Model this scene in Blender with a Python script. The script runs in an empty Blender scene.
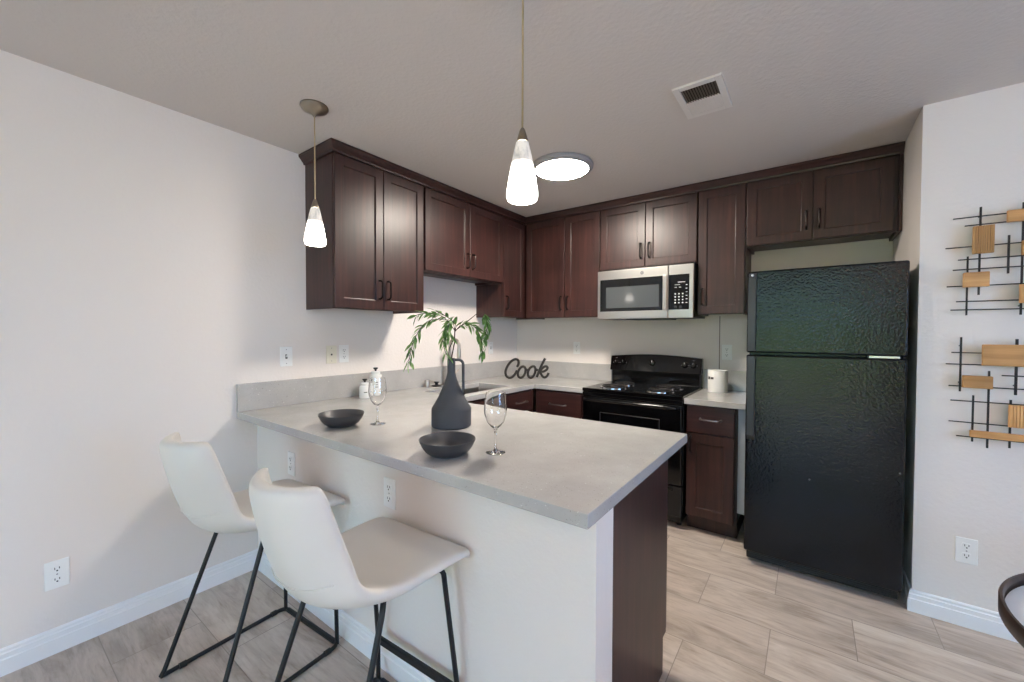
import bpy, bmesh, math, random
from mathutils import Vector, Matrix
random.seed(7)
SC = bpy.context.scene
COL = SC.collection
R = math.radians

# ------------------------------------------------------------------ camera
cam_data = bpy.data.cameras.new('camera')
cam_data.sensor_fit = 'HORIZONTAL'
cam_data.sensor_width = 36.0
cam_data.lens = 406.026 / 1024 * 36.0
cam_data.clip_start = 0.02
cam = bpy.data.objects.new('camera', cam_data)
COL.objects.link(cam)
_y, _p, _r = R(36.319), R(-1.183), R(0.181)
fw = Vector((-math.sin(_y)*math.cos(_p), math.cos(_y)*math.cos(_p), math.sin(_p)))
rt = Vector((math.cos(_y), math.sin(_y), 0)); up = rt.cross(fw)
rt2 = rt*math.cos(_r) + up*math.sin(_r); up2 = -rt*math.sin(_r) + up*math.cos(_r)
m = Matrix((rt2, up2, -fw)).transposed().to_4x4()
m.translation = Vector((2.543, 0.0, 1.351))
cam.matrix_world = m
SC.camera = cam

# ------------------------------------------------------------------ view, world, daylight
SC.view_settings.view_transform = 'Standard'
SC.view_settings.look = 'None'
SC.view_settings.exposure = 0.08
SC.view_settings.gamma = 1.0
SC.view_settings.use_curve_mapping = False
world = bpy.data.worlds.new('sky'); SC.world = world
world.use_nodes = True
world.node_tree.nodes['Background'].inputs[0].default_value = (0.35, 0.60, 1.0, 1)
world.node_tree.nodes['Background'].inputs[1].default_value = 12.0

# sky light enters through the sliding door behind the camera and the side window
def portal(name, loc, rot, sx, sy):
    l = bpy.data.lights.new(name, 'AREA'); l.shape = 'RECTANGLE'
    l.size = sx; l.size_y = sy; l.cycles.is_portal = True
    o = bpy.data.objects.new(name, l); COL.objects.link(o)
    o.location = loc; o.rotation_euler = rot
    return o
portal('door_portal', (2.25, -3.1, 1.11), (R(90), 0, R(180)), 2.5, 2.22)
portal('window_portal', (5.36, 0.8, 1.5), (R(90), 0, R(-90)), 1.4, 1.16)
sun = bpy.data.lights.new('sun', 'SUN'); sun.energy = 40; sun.color = (1.0, 0.92, 0.78); sun.angle = R(0.6)
sun_o = bpy.data.objects.new('sun', sun); COL.objects.link(sun_o)
sun_o.rotation_euler = Vector((-0.22, 0.62, 0.8)).to_track_quat('Z', 'Y').to_euler()   # behind the building, lights the patio and hedge

# ------------------------------------------------------------------ colours and materials
def lin(c):
    c = c/255.0
    return c/12.92 if c <= 0.04045 else ((c+0.055)/1.055)**2.4
def rgb(r, g, b): return (lin(r), lin(g), lin(b), 1)

class Mat:
    def __init__(s, name, color=(0.8,0.8,0.8,1), rough=0.5, metal=0.0, **kw):
        s.m = bpy.data.materials.new(name); s.m.use_nodes = True
        s.nt = s.m.node_tree; s.n = s.nt.nodes; s.l = s.nt.links
        s.b = s.n['Principled BSDF']
        s.b.inputs['Base Color'].default_value = color
        s.b.inputs['Roughness'].default_value = rough
        s.b.inputs['Metallic'].default_value = metal
        for k, v in kw.items(): s.b.inputs[k.replace('_', ' ')].default_value = v
    def node(s, t, **inp):
        nd = s.n.new(t)
        for k, v in inp.items(): nd.inputs[k.replace('_', ' ')].default_value = v
        return nd
    def coord(s, scale=(1,1,1), loc=(0,0,0), world=False):
        mp = s.n.new('ShaderNodeMapping')
        mp.inputs['Scale'].default_value = scale; mp.inputs['Location'].default_value = loc
        if world:
            g = s.n.new('ShaderNodeNewGeometry'); s.l.new(g.outputs['Position'], mp.inputs['Vector'])
        else:
            t = s.n.new('ShaderNodeTexCoord'); s.l.new(t.outputs['Object'], mp.inputs['Vector'])
        return mp.outputs['Vector']
    def noise(s, vec, scale, detail=4, rough=0.5):
        nd = s.node('ShaderNodeTexNoise', Scale=scale, Detail=detail, Roughness=rough)
        s.l.new(vec, nd.inputs['Vector']); return nd.outputs['Fac']
    def ramp(s, fac, stops):
        nd = s.n.new('ShaderNodeValToRGB'); e = nd.color_ramp.elements
        while len(e) < len(stops): e.new(0.5)
        for i, (p, c) in enumerate(stops): e[i].position = p; e[i].color = c
        s.l.new(fac, nd.inputs['Fac']); return nd.outputs['Color']
    def mix(s, fac, a, b, mode='MIX'):
        nd = s.n.new('ShaderNodeMix'); nd.data_type = 'RGBA'; nd.blend_type = mode
        for key, v in ((0, fac), (6, a), (7, b)):
            if hasattr(v, 'links'): s.l.new(v, nd.inputs[key])
            else: nd.inputs[key].default_value = v
        return nd.outputs[2]
    def base(s, sock): s.l.new(sock, s.b.inputs['Base Color']); return s
    def bump(s, fac, strength, dist=0.002):
        nd = s.node('ShaderNodeBump', Strength=strength, Distance=dist)
        s.l.new(fac, nd.inputs['Height']); s.l.new(nd.outputs['Normal'], s.b.inputs['Normal']); return s

M = {}
def paint(name, col, bump=0.35):
    a = Mat(name, col, 0.75)
    v = a.coord(world=True)
    a.bump(a.noise(v, 55, 3, 0.55), bump, 0.004)
    return a.m
M['wall'] = paint('wall_paint', rgb(227, 220, 214))
M['ceil'] = paint('ceiling_paint', rgb(208, 199, 192), 0.5)
M['trimw'] = Mat('white_trim_paint', rgb(232, 233, 234), 0.4).m
M['plate'] = Mat('white_plastic', rgb(236, 236, 234), 0.35).m
M['cream_plate'] = Mat('cream_plastic', rgb(226, 221, 203), 0.35).m
M['slot'] = Mat('dark_slot', rgb(35, 33, 32), 0.6).m

def tile():
    a = Mat('stone_look_floor_tile', rough=0.42)
    v = a.coord(loc=(-0.28, -0.038, 0), world=True)
    br = a.node('ShaderNodeTexBrick', Scale=1.0, Mortar_Size=0.0018, Mortar_Smooth=0.1, Bias=0.0, Brick_Width=0.61, Row_Height=0.305)
    br.offset = 0.5; br.offset_frequency = 2; br.squash = 1.0
    br.inputs['Color1'].default_value = (0, 0, 0, 1); br.inputs['Color2'].default_value = (1, 1, 1, 1)
    br.inputs['Mortar'].default_value = (0.5, 0.5, 0.5, 1)
    a.l.new(v, br.inputs['Vector'])
    # every tile has its own cut of the streaks
    add = a.n.new('ShaderNodeVectorMath'); add.operation = 'MULTIPLY_ADD'
    a.l.new(br.outputs['Color'], add.inputs[0]); add.inputs[1].default_value = (3.1, 7.3, 0)
    a.l.new(a.coord(scale=(1.3, 5.5, 1), world=True), add.inputs[2])
    nn = a.node('ShaderNodeTexNoise', Scale=2.0, Detail=6, Roughness=0.62, Distortion=0.9); a.l.new(add.outputs[0], nn.inputs['Vector']); n1 = nn.outputs['Fac']
    add2 = a.n.new('ShaderNodeVectorMath'); add2.operation = 'MULTIPLY_ADD'
    a.l.new(br.outputs['Color'], add2.inputs[0]); add2.inputs[1].default_value = (5.1, 2.3, 0)
    a.l.new(a.coord(scale=(3.0, 30.0, 1), world=True), add2.inputs[2])
    n2 = a.noise(add2.outputs[0], 2.6, 5, 0.6)
    c1 = a.ramp(n1, [(0.32, rgb(136, 120, 107)), (0.48, rgb(182, 168, 155)), (0.66, rgb(212, 200, 188))])
    c2 = a.ramp(n2, [(0.28, rgb(140, 122, 106)), (0.44, rgb(188, 175, 162)), (0.75, rgb(208, 197, 185))])
    c = a.mix(0.42, c1, c2)
    tone = a.mix(0.12, c, br.outputs['Color'], 'OVERLAY')
    grout = a.mix(br.outputs['Fac'], tone, rgb(146, 135, 125))
    a.base(grout)
    inv = a.n.new('ShaderNodeMath'); inv.operation = 'SUBTRACT'; inv.inputs[0].default_value = 1
    a.l.new(br.outputs['Fac'], inv.inputs[1])
    a.bump(inv.outputs[0], 0.4, 0.002)
    return a.m
M['floor'] = tile()

def wood(name, dark, mid, light, rough=0.33, axis=2, spec=0.5):
    a = Mat(name, rough=rough)
    sc = [26, 26, 26]; sc[axis] = 1.6
    n1 = a.noise(a.coord(scale=sc), 1.6, 5, 0.6)
    n2 = a.noise(a.coord(scale=(2, 2, 2)), 1.8, 3, 0.5)
    g = a.ramp(n1, [(0.3, dark), (0.55, mid), (0.78, light)])
    t = a.ramp(n2, [(0.3, (0.62, 0.62, 0.62, 1)), (0.7, (1.25, 1.2, 1.2, 1))])
    a.base(a.mix(1.0, g, t, 'MULTIPLY'))
    a.b.inputs['Specular IOR Level'].default_value = spec
    a.bump(n1, 0.06, 0.001)
    return a.m
M['cab'] = wood('dark_cherry_wood', rgb(44, 26, 24), rgb(60, 35, 32), rgb(78, 46, 41), 0.37)
M['cabh'] = wood('dark_cherry_wood_crosswise', rgb(44, 26, 24), rgb(60, 35, 32), rgb(78, 46, 41), 0.37, axis=0)
M['cabin'] = Mat('cabinet_inside_dark', rgb(42, 28, 26), 0.6).m
M['cabside'] = Mat('pale_cabinet_side', rgb(158, 163, 170), 0.5).m
M['oak'] = wood('natural_oak_blocks', rgb(184, 136, 84), rgb(208, 160, 106), rgb(222, 180, 126), 0.55, axis=0, spec=0.3)
M['oakv'] = wood('natural_oak_ribbed', rgb(184, 136, 84), rgb(210, 162, 106), rgb(222, 180, 126), 0.55, axis=2, spec=0.3)
M['tablewood'] = wood('dark_walnut_rim', rgb(44, 34, 30), rgb(62, 48, 42), rgb(82, 66, 58), 0.35)

def quartz():
    a = Mat('speckled_quartz', rough=0.14)
    v = a.coord(world=True)
    n0 = a.noise(v, 5, 4, 0.6)
    base = a.ramp(n0, [(0.3, rgb(170, 168, 165)), (0.7, rgb(184, 182, 179))])
    n = a.noise(v, 170, 3, 0.7)
    dk = a.ramp(n, [(0.30, (1, 1, 1, 1)), (0.36, (0, 0, 0, 1))])
    lt = a.ramp(a.noise(v, 120, 2, 0.6), [(0.69, (0, 0, 0, 1)), (0.76, (1, 1, 1, 1))])
    c = a.mix(dk, base, rgb(138, 132, 127))
    c = a.mix(lt, c, rgb(222, 220, 217))
    a.base(c)
    return a.m
M['quartz'] = quartz()

M['blackm'] = Mat('black_powder_coat', rgb(24, 25, 28), 0.45, 0.2).m
M['handle'] = Mat('dark_bronze_pull', rgb(40, 34, 32), 0.32, 0.75).m
M['pullpale'] = Mat('highlit_pale_pull', rgb(120, 112, 108), 0.28, 0.9).m  # light caught on the drawer pulls, put in as a paler metal colour
def fridge_mat():
    a = Mat('pebbled_black_enamel', rgb(17, 17, 19), 0.09, Specular_IOR_Level=0.33)
    v = a.coord()
    n = a.noise(v, 82, 2, 0.5)
    n2 = a.noise(v, 9, 3, 0.5)
    mixn = a.n.new('ShaderNodeMath'); mixn.operation = 'MULTIPLY_ADD'
    a.l.new(n2, mixn.inputs[0]); mixn.inputs[1].default_value = 1.3; a.l.new(n, mixn.inputs[2])
    a.bump(mixn.outputs[0], 0.36, 0.0042)
    # worn, dusty patches and tiny chips in the enamel
    w = a.ramp(a.noise(a.coord(scale=(1.2, 1, 1.6)), 1.9, 5, 0.65), [(0.42, (0, 0, 0, 1)), (0.8, (1, 1, 1, 1))])
    vo = a.node('ShaderNodeTexVoronoi', Scale=7.0, Randomness=1.0); a.l.new(v, vo.inputs['Vector'])
    chip = a.ramp(vo.outputs['Distance'], [(0.028, (1, 1, 1, 1)), (0.04, (0, 0, 0, 1))])
    c = a.mix(w, rgb(5, 5, 6), rgb(27, 28, 35))
    a.base(a.mix(chip, c, rgb(150, 150, 148)))
    return a.m
M['fridge'] = fridge_mat()
M['fridgeh'] = Mat('worn_grey_black_plastic', rgb(48, 49, 52), 0.4).m
M['bplastic'] = Mat('black_plastic', rgb(20, 20, 22), 0.4).m
M['bgloss'] = Mat('black_gloss_enamel', rgb(10, 10, 11), 0.12).m
M['bglass'] = Mat('black_oven_glass', rgb(14, 15, 17), 0.05).m
M['mwglass'] = Mat('smoked_door_glass', rgb(70, 74, 76), 0.08).m
M['chrome'] = Mat('chrome', (0.75, 0.75, 0.76, 1), 0.12, 1.0).m
def steel():
    a = Mat('brushed_stainless', (0.62, 0.60, 0.57, 1), 0.28, 1.0)
    n = a.noise(a.coord(scale=(1, 60, 60)), 4, 3, 0.5)
    a.bump(n, 0.05, 0.001)
    return a.m
M['steel'] = steel()
M['nickel'] = Mat('brushed_nickel', (0.50, 0.44, 0.38, 1), 0.3, 1.0).m
M['knobdark'] = Mat('black_knob_with_sheen', rgb(16, 16, 17), 0.22).m
M['mark'] = Mat('pale_print', rgb(205, 205, 205), 0.5).m
M['markdark'] = Mat('dark_print', rgb(70, 68, 66), 0.5).m
M['coil'] = Mat('burner_coil', rgb(38, 36, 36), 0.5, 0.5).m
M['leather'] = Mat('cream_faux_leather', rgb(216, 211, 203), 0.5).m
M['bowl'] = Mat('matte_black_stoneware', rgb(58, 58, 61), 0.42).m
def vasem():
    a = Mat('matte_charcoal_clay', rgb(68, 69, 73), 0.65)
    a.bump(a.noise(a.coord(), 260, 2, 0.5), 0.3, 0.002)
    return a.m
M['vase'] = vasem()
M['glass'] = Mat('clear_glass', (1, 1, 1, 1), 0.0, 0.0, Transmission_Weight=1.0, IOR=1.45).m
M['ceramic'] = Mat('white_ceramic', rgb(232, 231, 228), 0.25).m
M['canister'] = Mat('matte_white_canister', rgb(222, 220, 216), 0.5).m
M['sign'] = Mat('dark_brown_sign', rgb(34, 29, 26), 0.5).m
M['tabletop'] = Mat('white_table_top', rgb(228, 228, 228), 0.3).m
M['stem'] = Mat('woody_stem', rgb(70, 58, 48), 0.7).m
def leafm():
    a = Mat('leaf_green', rough=0.5)
    n = a.noise(a.coord(), 38, 2, 0.5)
    a.base(a.ramp(n, [(0.35, rgb(80, 124, 60)), (0.55, rgb(126, 168, 94)), (0.72, rgb(166, 198, 132))]))
    return a.m
M['leaf'] = leafm()
def emit(name, col, strength):
    a = Mat(name, (0.9, 0.9, 0.9, 1), 0.3)
    a.b.inputs['Emission Color'].default_value = col
    a.b.inputs['Emission Strength'].default_value = strength
    return a
M['disc'] = emit('lit_diffuser', (1.0, 0.91, 0.80, 1), 165).m
def shade_mat():
    a = emit('lit_marbled_glass', (1.0, 0.96, 0.9, 1), 5)
    a.b.inputs['Base Color'].default_value = (0.3, 0.3, 0.3, 1)
    n = a.noise(a.coord(scale=(1.0, 1.0, 0.45)), 42, 4, 0.6)
    vein = a.ramp(n, [(0.36, (0.45, 0.45, 0.45, 1)), (0.56, (1.2, 1.2, 1.2, 1))])
    t = a.n.new('ShaderNodeTexCoord'); sp = a.n.new('ShaderNodeSeparateXYZ'); a.l.new(t.outputs['Object'], sp.inputs[0])
    mr = a.node('ShaderNodeMapRange'); a.l.new(sp.outputs['Z'], mr.inputs['Value'])
    mr.inputs['From Min'].default_value = 0.09; mr.inputs['From Max'].default_value = 0.14
    clear = a.mix(mr.outputs['Result'], (1, 1, 1, 1), vein)
    st = a.n.new('ShaderNodeMapRange'); a.l.new(sp.outputs['Z'], st.inputs['Value'])
    st.inputs['From Min'].default_value = 0.045; st.inputs['From Max'].default_value = 0.125
    st.inputs['To Min'].default_value = 13.0; st.inputs['To Max'].default_value = 0.5
    a.l.new(a.mix(1.0, (1.0, 0.92, 0.82, 1), clear, 'MULTIPLY'), a.b.inputs['Emission Color'])
    a.l.new(st.outputs['Result'], a.b.inputs['Emission Strength'])
    return a.m
M['shade'] = shade_mat()
M['patio'] = Mat('patio_concrete', rgb(186, 170, 152), 0.8).m
def hedgem():
    a = Mat('hedge_leaves', rough=0.6)
    a.base(a.ramp(a.noise(a.coord(), 6, 4, 0.6), [(0.35, rgb(50, 72, 30)), (0.6, rgb(112, 140, 66)), (0.75, rgb(176, 190, 112))]))
    return a.m
M['hedge'] = hedgem()
M['ring'] = Mat('grey_light_trim', rgb(150, 148, 150), 0.4).m
M['brass'] = Mat('aged_nickel', (0.34, 0.29, 0.23, 1), 0.3, 1.0).m
M['cord'] = Mat('clear_gold_cord', rgb(168, 148, 112), 0.4).m
M['ventpaint'] = Mat('vent_paint', rgb(217, 210, 203), 0.5).m
M['duct'] = Mat('dark_duct', rgb(40, 35, 31), 0.8).m
M['grey_louver'] = Mat('grey_louver_paint', rgb(104, 94, 84), 0.5).m

# ------------------------------------------------------------------ mesh helpers
def new(): return bmesh.new()
def box(bm, x0, x1, y0, y1, z0, z1):
    v = [bm.verts.new(p) for p in ((x0,y0,z0),(x1,y0,z0),(x1,y1,z0),(x0,y1,z0),(x0,y0,z1),(x1,y0,z1),(x1,y1,z1),(x0,y1,z1))]
    for f in ((0,3,2,1),(4,5,6,7),(0,1,5,4),(1,2,6,5),(2,3,7,6),(3,0,4,7)): bm.faces.new([v[i] for i in f])
def lathe(bm, prof, seg=40, c=(0,0,0)):
    rings = []
    for r, z in prof:
        if r < 1e-5: rings.append([bm.verts.new((c[0], c[1], c[2]+z))])
        else: rings.append([bm.verts.new((c[0]+r*math.cos(2*math.pi*i/seg), c[1]+r*math.sin(2*math.pi*i/seg), c[2]+z)) for i in range(seg)])
    for a, b in zip(rings, rings[1:]):
        for i in range(seg):
            j = (i+1) % seg
            if len(a) == 1 and len(b) == 1: continue
            if len(a) == 1: bm.faces.new((a[0], b[i], b[j]))
            elif len(b) == 1: bm.faces.new((a[i], b[0], a[j]))
            else: bm.faces.new((a[i], b[i], b[j], a[j]))
def tube(bm, pts, r, seg=10, closed=False, flat=1.0, rads=None):
    pts = [Vector(p) for p in pts]; n = len(pts); rings = []
    nrm = None
    for i, p in enumerate(pts):
        if closed: d = (pts[(i+1) % n]-pts[i-1])
        else: d = pts[min(i+1, n-1)]-pts[max(i-1, 0)]
        d.normalize()
        if nrm is None:
            nrm = d.orthogonal().normalized()
        else:
            nrm = nrm - d*nrm.dot(d)
            nrm = nrm.normalized() if nrm.length > 1e-6 else d.orthogonal().normalized()
        bn = d.cross(nrm); rr = rads[i] if rads else r
        rings.append([bm.verts.new(p + nrm*rr*math.cos(2*math.pi*k/seg) + bn*rr*flat*math.sin(2*math.pi*k/seg)) for k in range(seg)])
    prs = list(zip(rings, rings[1:])) + ([(rings[-1], rings[0])] if closed else [])
    for a, b in prs:
        for k in range(seg):
            j = (k+1) % seg; bm.faces.new((a[k], a[j], b[j], b[k]))
    if not closed:
        bm.faces.new(rings[0][::-1]); bm.faces.new(rings[-1])
def arc(p0, p1, p2, n=6):
    p0, p1, p2 = Vector(p0), Vector(p1), Vector(p2)
    return [(1-t)**2*p0 + 2*t*(1-t)*p1 + t*t*p2 for t in [i/n for i in range(n+1)]]
def smoothpath(pts, n=6):
    P = [Vector(p) for p in pts]; out = []
    for i in range(len(P)-1):
        a = P[max(i-1, 0)]; b = P[i]; c = P[i+1]; d = P[min(i+2, len(P)-1)]
        for k in range(n):
            t = k/n
            out.append(0.5*((2*b) + (c-a)*t + (2*a-5*b+4*c-d)*t*t + (3*b-a-3*c+d)*t**3))
    out.append(P[-1]); return out
def grid_slab(bm, xs, ys, keep, z0, z1):
    V = {}
    def v(i, j, k):
        if (i, j, k) not in V: V[i, j, k] = bm.verts.new((xs[i], ys[j], z1 if k else z0))
        return V[i, j, k]
    nx, ny = len(xs)-1, len(ys)-1
    K = lambda i, j: 0 <= i < nx and 0 <= j < ny and keep((xs[i]+xs[i+1])/2, (ys[j]+ys[j+1])/2)
    for i in range(nx):
        for j in range(ny):
            if not K(i, j): continue
            bm.faces.new((v(i,j,1), v(i+1,j,1), v(i+1,j+1,1), v(i,j+1,1)))
            bm.faces.new((v(i,j,0), v(i,j+1,0), v(i+1,j+1,0), v(i+1,j,0)))
            if not K(i-1, j): bm.faces.new((v(i,j,0), v(i,j,1), v(i,j+1,1), v(i,j+1,0)))
            if not K(i+1, j): bm.faces.new((v(i+1,j,0), v(i+1,j+1,0), v(i+1,j+1,1), v(i+1,j,1)))
            if not K(i, j-1): bm.faces.new((v(i,j,0), v(i+1,j,0), v(i+1,j,1), v(i,j,1)))
            if not K(i, j+1): bm.faces.new((v(i,j+1,0), v(i,j+1,1), v(i+1,j+1,1), v(i+1,j+1,0)))
def sweep(bm, path, prof):
    # path: list of functions d -> (x, y); prof: list of (d, z)
    rings = [[bm.verts.new((*f(d), z)) for d, z in prof] for f in path]
    n = len(prof)
    for a, b in zip(rings, rings[1:]):
        for k in range(n):
            j = (k+1) % n; bm.faces.new((a[k], a[j], b[j], b[k]))
    bm.faces.new(rings[0][::-1]); bm.faces.new(rings[-1])
def obj(name, bm, mat, parent=None, bevel=0.0, smooth=False, sub=0, seg=2):
    bmesh.ops.recalc_face_normals(bm, faces=bm.faces[:])
    me = bpy.data.meshes.new(name); bm.to_mesh(me); bm.free()
    o = bpy.data.objects.new(name, me); COL.objects.link(o)
    me.materials.append(M[mat] if isinstance(mat, str) else mat)
    if smooth:
        for p in me.polygons: p.use_smooth = True
    if bevel:
        b = o.modifiers.new('bevel', 'BEVEL'); b.width = bevel; b.segments = seg; b.limit_method = 'ANGLE'; b.angle_limit = R(40)
        b.harden_normals = False
    if sub:
        s = o.modifiers.new('sub', 'SUBSURF'); s.levels = sub; s.render_levels = sub
    if smooth and not sub:
        try:
            for e in me.edges: pass
            me.set_sharp_from_angle(angle=R(42))
        except Exception: pass
    if parent: o.parent = parent
    return o
def bx(name, dims, mat, parent=None, bevel=0.0, **kw):
    bm = new(); box(bm, *dims); return obj(name, bm, mat, parent, bevel, **kw)
def tag(o, label, cat, group=None, kind=None):
    o['label'] = label; o['category'] = cat
    if group: o['group'] = group
    if kind: o['kind'] = kind
    return o
def thing(name, label, cat, loc=(0,0,0), rz=0.0, group=None):
    o = bpy.data.objects.new(name, None); COL.objects.link(o)
    o.empty_display_size = 0.1
    o.location = loc; o.rotation_euler = (0, 0, rz)
    return tag(o, label, cat, group)
def struct(name, bm, mat, bevel=0.0, label=None):
    o = obj(name, bm, mat, None, bevel); o['kind'] = 'structure'
    return o
def sbox(name, dims, mat, bevel=0.0):
    bm = new(); box(bm, *dims); return struct(name, bm, mat, bevel)

# ------------------------------------------------------------------ the room
H = 2.44; BW = 3.55; XE = 5.3; YR = -3.05
sbox('floor', (-0.12, XE+0.12, YR-0.12, BW+0.12, -0.1, 0), 'floor')
sbox('ceiling', (-0.12, XE+0.12, YR-0.12, BW+0.12, H, H+0.1), 'ceil')
sbox('wall_left', (-0.12, 0, YR-0.12, BW+0.12, 0, H), 'wall')
sbox('wall_back', (0, 2.96, BW, BW+0.12, 0, H), 'wall')
sbox('wall_right', (2.96, XE+0.12, 2.74, BW+0.12, 0, H), 'wall')
# rear wall with the sliding glass door behind the camera, side wall with a window
bm = new()
box(bm, 0, 1.0, YR-0.12, YR, 0, H); box(bm, 3.5, XE+0.12, YR-0.12, YR, 0, H); box(bm, 1.0, 3.5, YR-0.12, YR, 2.22, H)
struct('wall_rear', bm, 'wall')
bm = new()
box(bm, XE, XE+0.12, YR, 0.1, 0, H); box(bm, XE, XE+0.12, 1.5, 2.74, 0, H)
box(bm, XE, XE+0.12, 0.1, 1.5, 0, 0.92); box(bm, XE, XE+0.12, 0.1, 1.5, 2.08, H)
struct('wall_east', bm, 'wall')
bm = new()
for y0, y1 in ((0.1, 0.16), (0.77, 0.83), (1.44, 1.5)): box(bm, XE+0.02, XE+0.08, y0, y1, 0.92, 2.08)
box(bm, XE+0.02, XE+0.08, 0.16, 1.44, 0.92, 0.98); box(bm, XE+0.02, XE+0.08, 0.16, 1.44, 2.02, 2.08)
struct('window_1', bm, 'trimw')
bm = new()
for x0, x1 in ((1.0, 1.06), (2.22, 2.28), (3.44, 3.5)): box(bm, x0, x1, YR-0.08, YR-0.02, 0.0, 2.22)
box(bm, 1.06, 3.44, YR-0.08, YR-0.02, 2.16, 2.22); box(bm, 1.06, 3.44, YR-0.08, YR-0.02, 0, 0.06)
struct('door_1', bm, 'trimw')
# patio and hedge outside the sliding door
sbox('ground', (-4, 9, -9.5, YR-0.121, -0.25, -0.1), 'patio')
bm = new()
for i in range(15):
    for j in range(5):
        cx, cz = -3+0.8*i+random.uniform(-0.2, 0.2), 0.05+0.47*j
        bmesh.ops.create_icosphere(bm, subdivisions=2, radius=random.uniform(0.38, 0.55), matrix=Matrix.Translation((cx, -7.2+random.uniform(-0.25, 0.25), cz)))
for v in bm.verts: v.co += Vector((random.uniform(-1, 1), random.uniform(-1, 1), random.uniform(-1, 1)))*0.07
tag(obj('hedge', bm, 'hedge'), 'green hedge outside the sliding door, reflected in the refrigerator', 'hedge', kind='stuff')
# half wall under the breakfast bar
sbox('wall_peninsula', (0, 2.09, 1.0, 1.115, 0, 0.8705), 'wall')
# baseboards: (distance from wall, height) profile
BB = [(0, 0), (0.016, 0), (0.016, 0.062), (0.0125, 0.066), (0.0125, 0.084), (0.009, 0.088), (0.009, 0.098), (0.004, 0.104), (0, 0.104)]
bm = new(); sweep(bm, [lambda d: (d, YR), lambda d: (d, 1.0)], BB); struct('baseboard_left', bm, 'trimw')
bm = new(); sweep(bm, [lambda d: (0.016, 1.0-d), lambda d: (2.09+d, 1.0-d), lambda d: (2.09+d, 1.113)], BB); struct('baseboard_peninsula', bm, 'trimw')
bm = new(); sweep(bm, [lambda d: (2.96-d, 3.0), lambda d: (2.96-d, 2.74-d), lambda d: (XE, 2.74-d)], BB); struct('baseboard_right', bm, 'trimw')
# seam in the wall beside the range
sbox('trim_1', (1.963, 1.969, 3.5485, 3.5515, 1.063, 1.486), 'grey_louver')

# ------------------------------------------------------------------ worktops
def keep_top(x, y):
    if 0.20 < x < 0.55 and 2.06 < y < 2.70: return False
    if y < 1.885: return True
    return x < 0.635 or y > 2.925
bm = new()
grid_slab(bm, [0.001, 0.20, 0.55, 0.635, 1.093, 2.114], [0.897, 1.885, 2.06, 2.70, 2.925, BW-0.001],
          lambda x, y: keep_top(x, y) and (x < 1.093 or y < 1.885), 0.871, 0.91)
top = obj('countertop', bm, 'quartz', None, 0.003)
tag(top, 'long speckled white quartz worktop forming the breakfast bar and sink run', 'countertop')
bm = new()
grid_slab(bm, [0.001, 0.02, 1.093], [0.897, BW-0.02, BW-0.001], lambda x, y: x < 0.02 or y > BW-0.02, 0.91, 1.062)
obj('backsplash', bm, 'quartz', top, 0.002)
bm = new(); box(bm, 1.858, 2.222, 2.905, BW, 0.871, 0.91)
top2 = obj('countertop', bm, 'quartz', None, 0.003)
tag(top2, 'short speckled quartz worktop piece between black range and refrigerator', 'countertop')
bx('backsplash', (1.858, 2.222, BW-0.02, BW, 0.91, 1.062), 'quartz', top2, 0.002)

# ------------------------------------------------------------------ cabinets
def shaker(bm, w, h, t=0.021, fr=0.057, rec=0.009):
    # door in local x (0..w), z (0..h), front at y = -t, back at y = 0
    o = [(0, 0), (w, 0), (w, h), (0, h)]
    i_ = [(fr, fr), (w-fr, fr), (w-fr, h-fr), (fr, h-fr)]
    e = 0.0012
    j_ = [(fr+e, fr+e), (w-fr-e, fr+e), (w-fr-e, h-fr-e), (fr+e, h-fr-e)]
    B = [bm.verts.new((x, 0, z)) for x, z in o]
    F = [bm.verts.new((x, -t, z)) for x, z in o]
    I = [bm.verts.new((x, -t, z)) for x, z in i_]
    J = [bm.verts.new((x, -t+rec, z)) for x, z in j_]
    bm.faces.new(B[::-1])
    for k in range(4):
        n = (k+1) % 4
        bm.faces.new((B[k], B[n], F[n], F[k])); bm.faces.new((F[k], F[n], I[n], I[k])); bm.faces.new((I[k], I[n], J[n], J[k]))
    bm.faces.new(J)
def pull(parent, x, z, L, vertical=True, mat='handle', y=-0.021):
    bm = new()
    d = (0, 0, 1) if vertical else (1, 0, 0)
    P = lambda s, yy: (x+d[0]*s, yy, z+d[2]*s)
    a = L/2
    pts = arc(P(-a, y), P(-a, y-0.03), P(-a+0.018, y-0.03), 4) + arc(P(a-0.018, y-0.03), P(a, y-0.03), P(a, y), 4)
    tube(bm, pts, 0.0062, 8)
    for s in (-a, a):
        tube(bm, [P(s, y-0.0005), P(s, y-0.006)], 0.0085, 10)
    return obj('handle', bm, mat, parent, smooth=True)
def door(root, x, z, w, h, hx=None, hz=None, L=0.115, vertical=True, flat=False, name='door', fr=0.057, hmat='handle'):
    bm = new()
    if flat: box(bm, 0, w, -0.021, 0, 0, h)
    else: shaker(bm, w, h, fr=fr)
    d = obj(name, bm, 'cab' if vertical else 'cabh', root, 0.0025)
    d.location = (x, 0, z)
    if hx is not None: pull(d, hx, hz, L, vertical, hmat)
    return d
def carcass(w, d, z0, z1, root, recess=0.02, name='cabinet_body', mat='cab'):
    # box whose bottom panel is set up behind a front rail, as on real wall cabinets
    bm = new(); t = 0.018
    box(bm, 0, t, 0, d, z0, z1); box(bm, w-t, w, 0, d, z0, z1); box(bm, t, w-t, 0, d, z1-t, z1)
    box(bm, t, w-t, 0, d, z0+recess, z0+recess+t); box(bm, t, w-t, 0, t, z0, z0+recess); box(bm, t, w-t, d-t, d, z0+recess+t, z1-t)
    box(bm, t, w-t, 0, 0.012, z0+recess+t, z1-t)
    return obj(name, bm, mat, root, 0.0015)
ZT = 2.392
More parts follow.
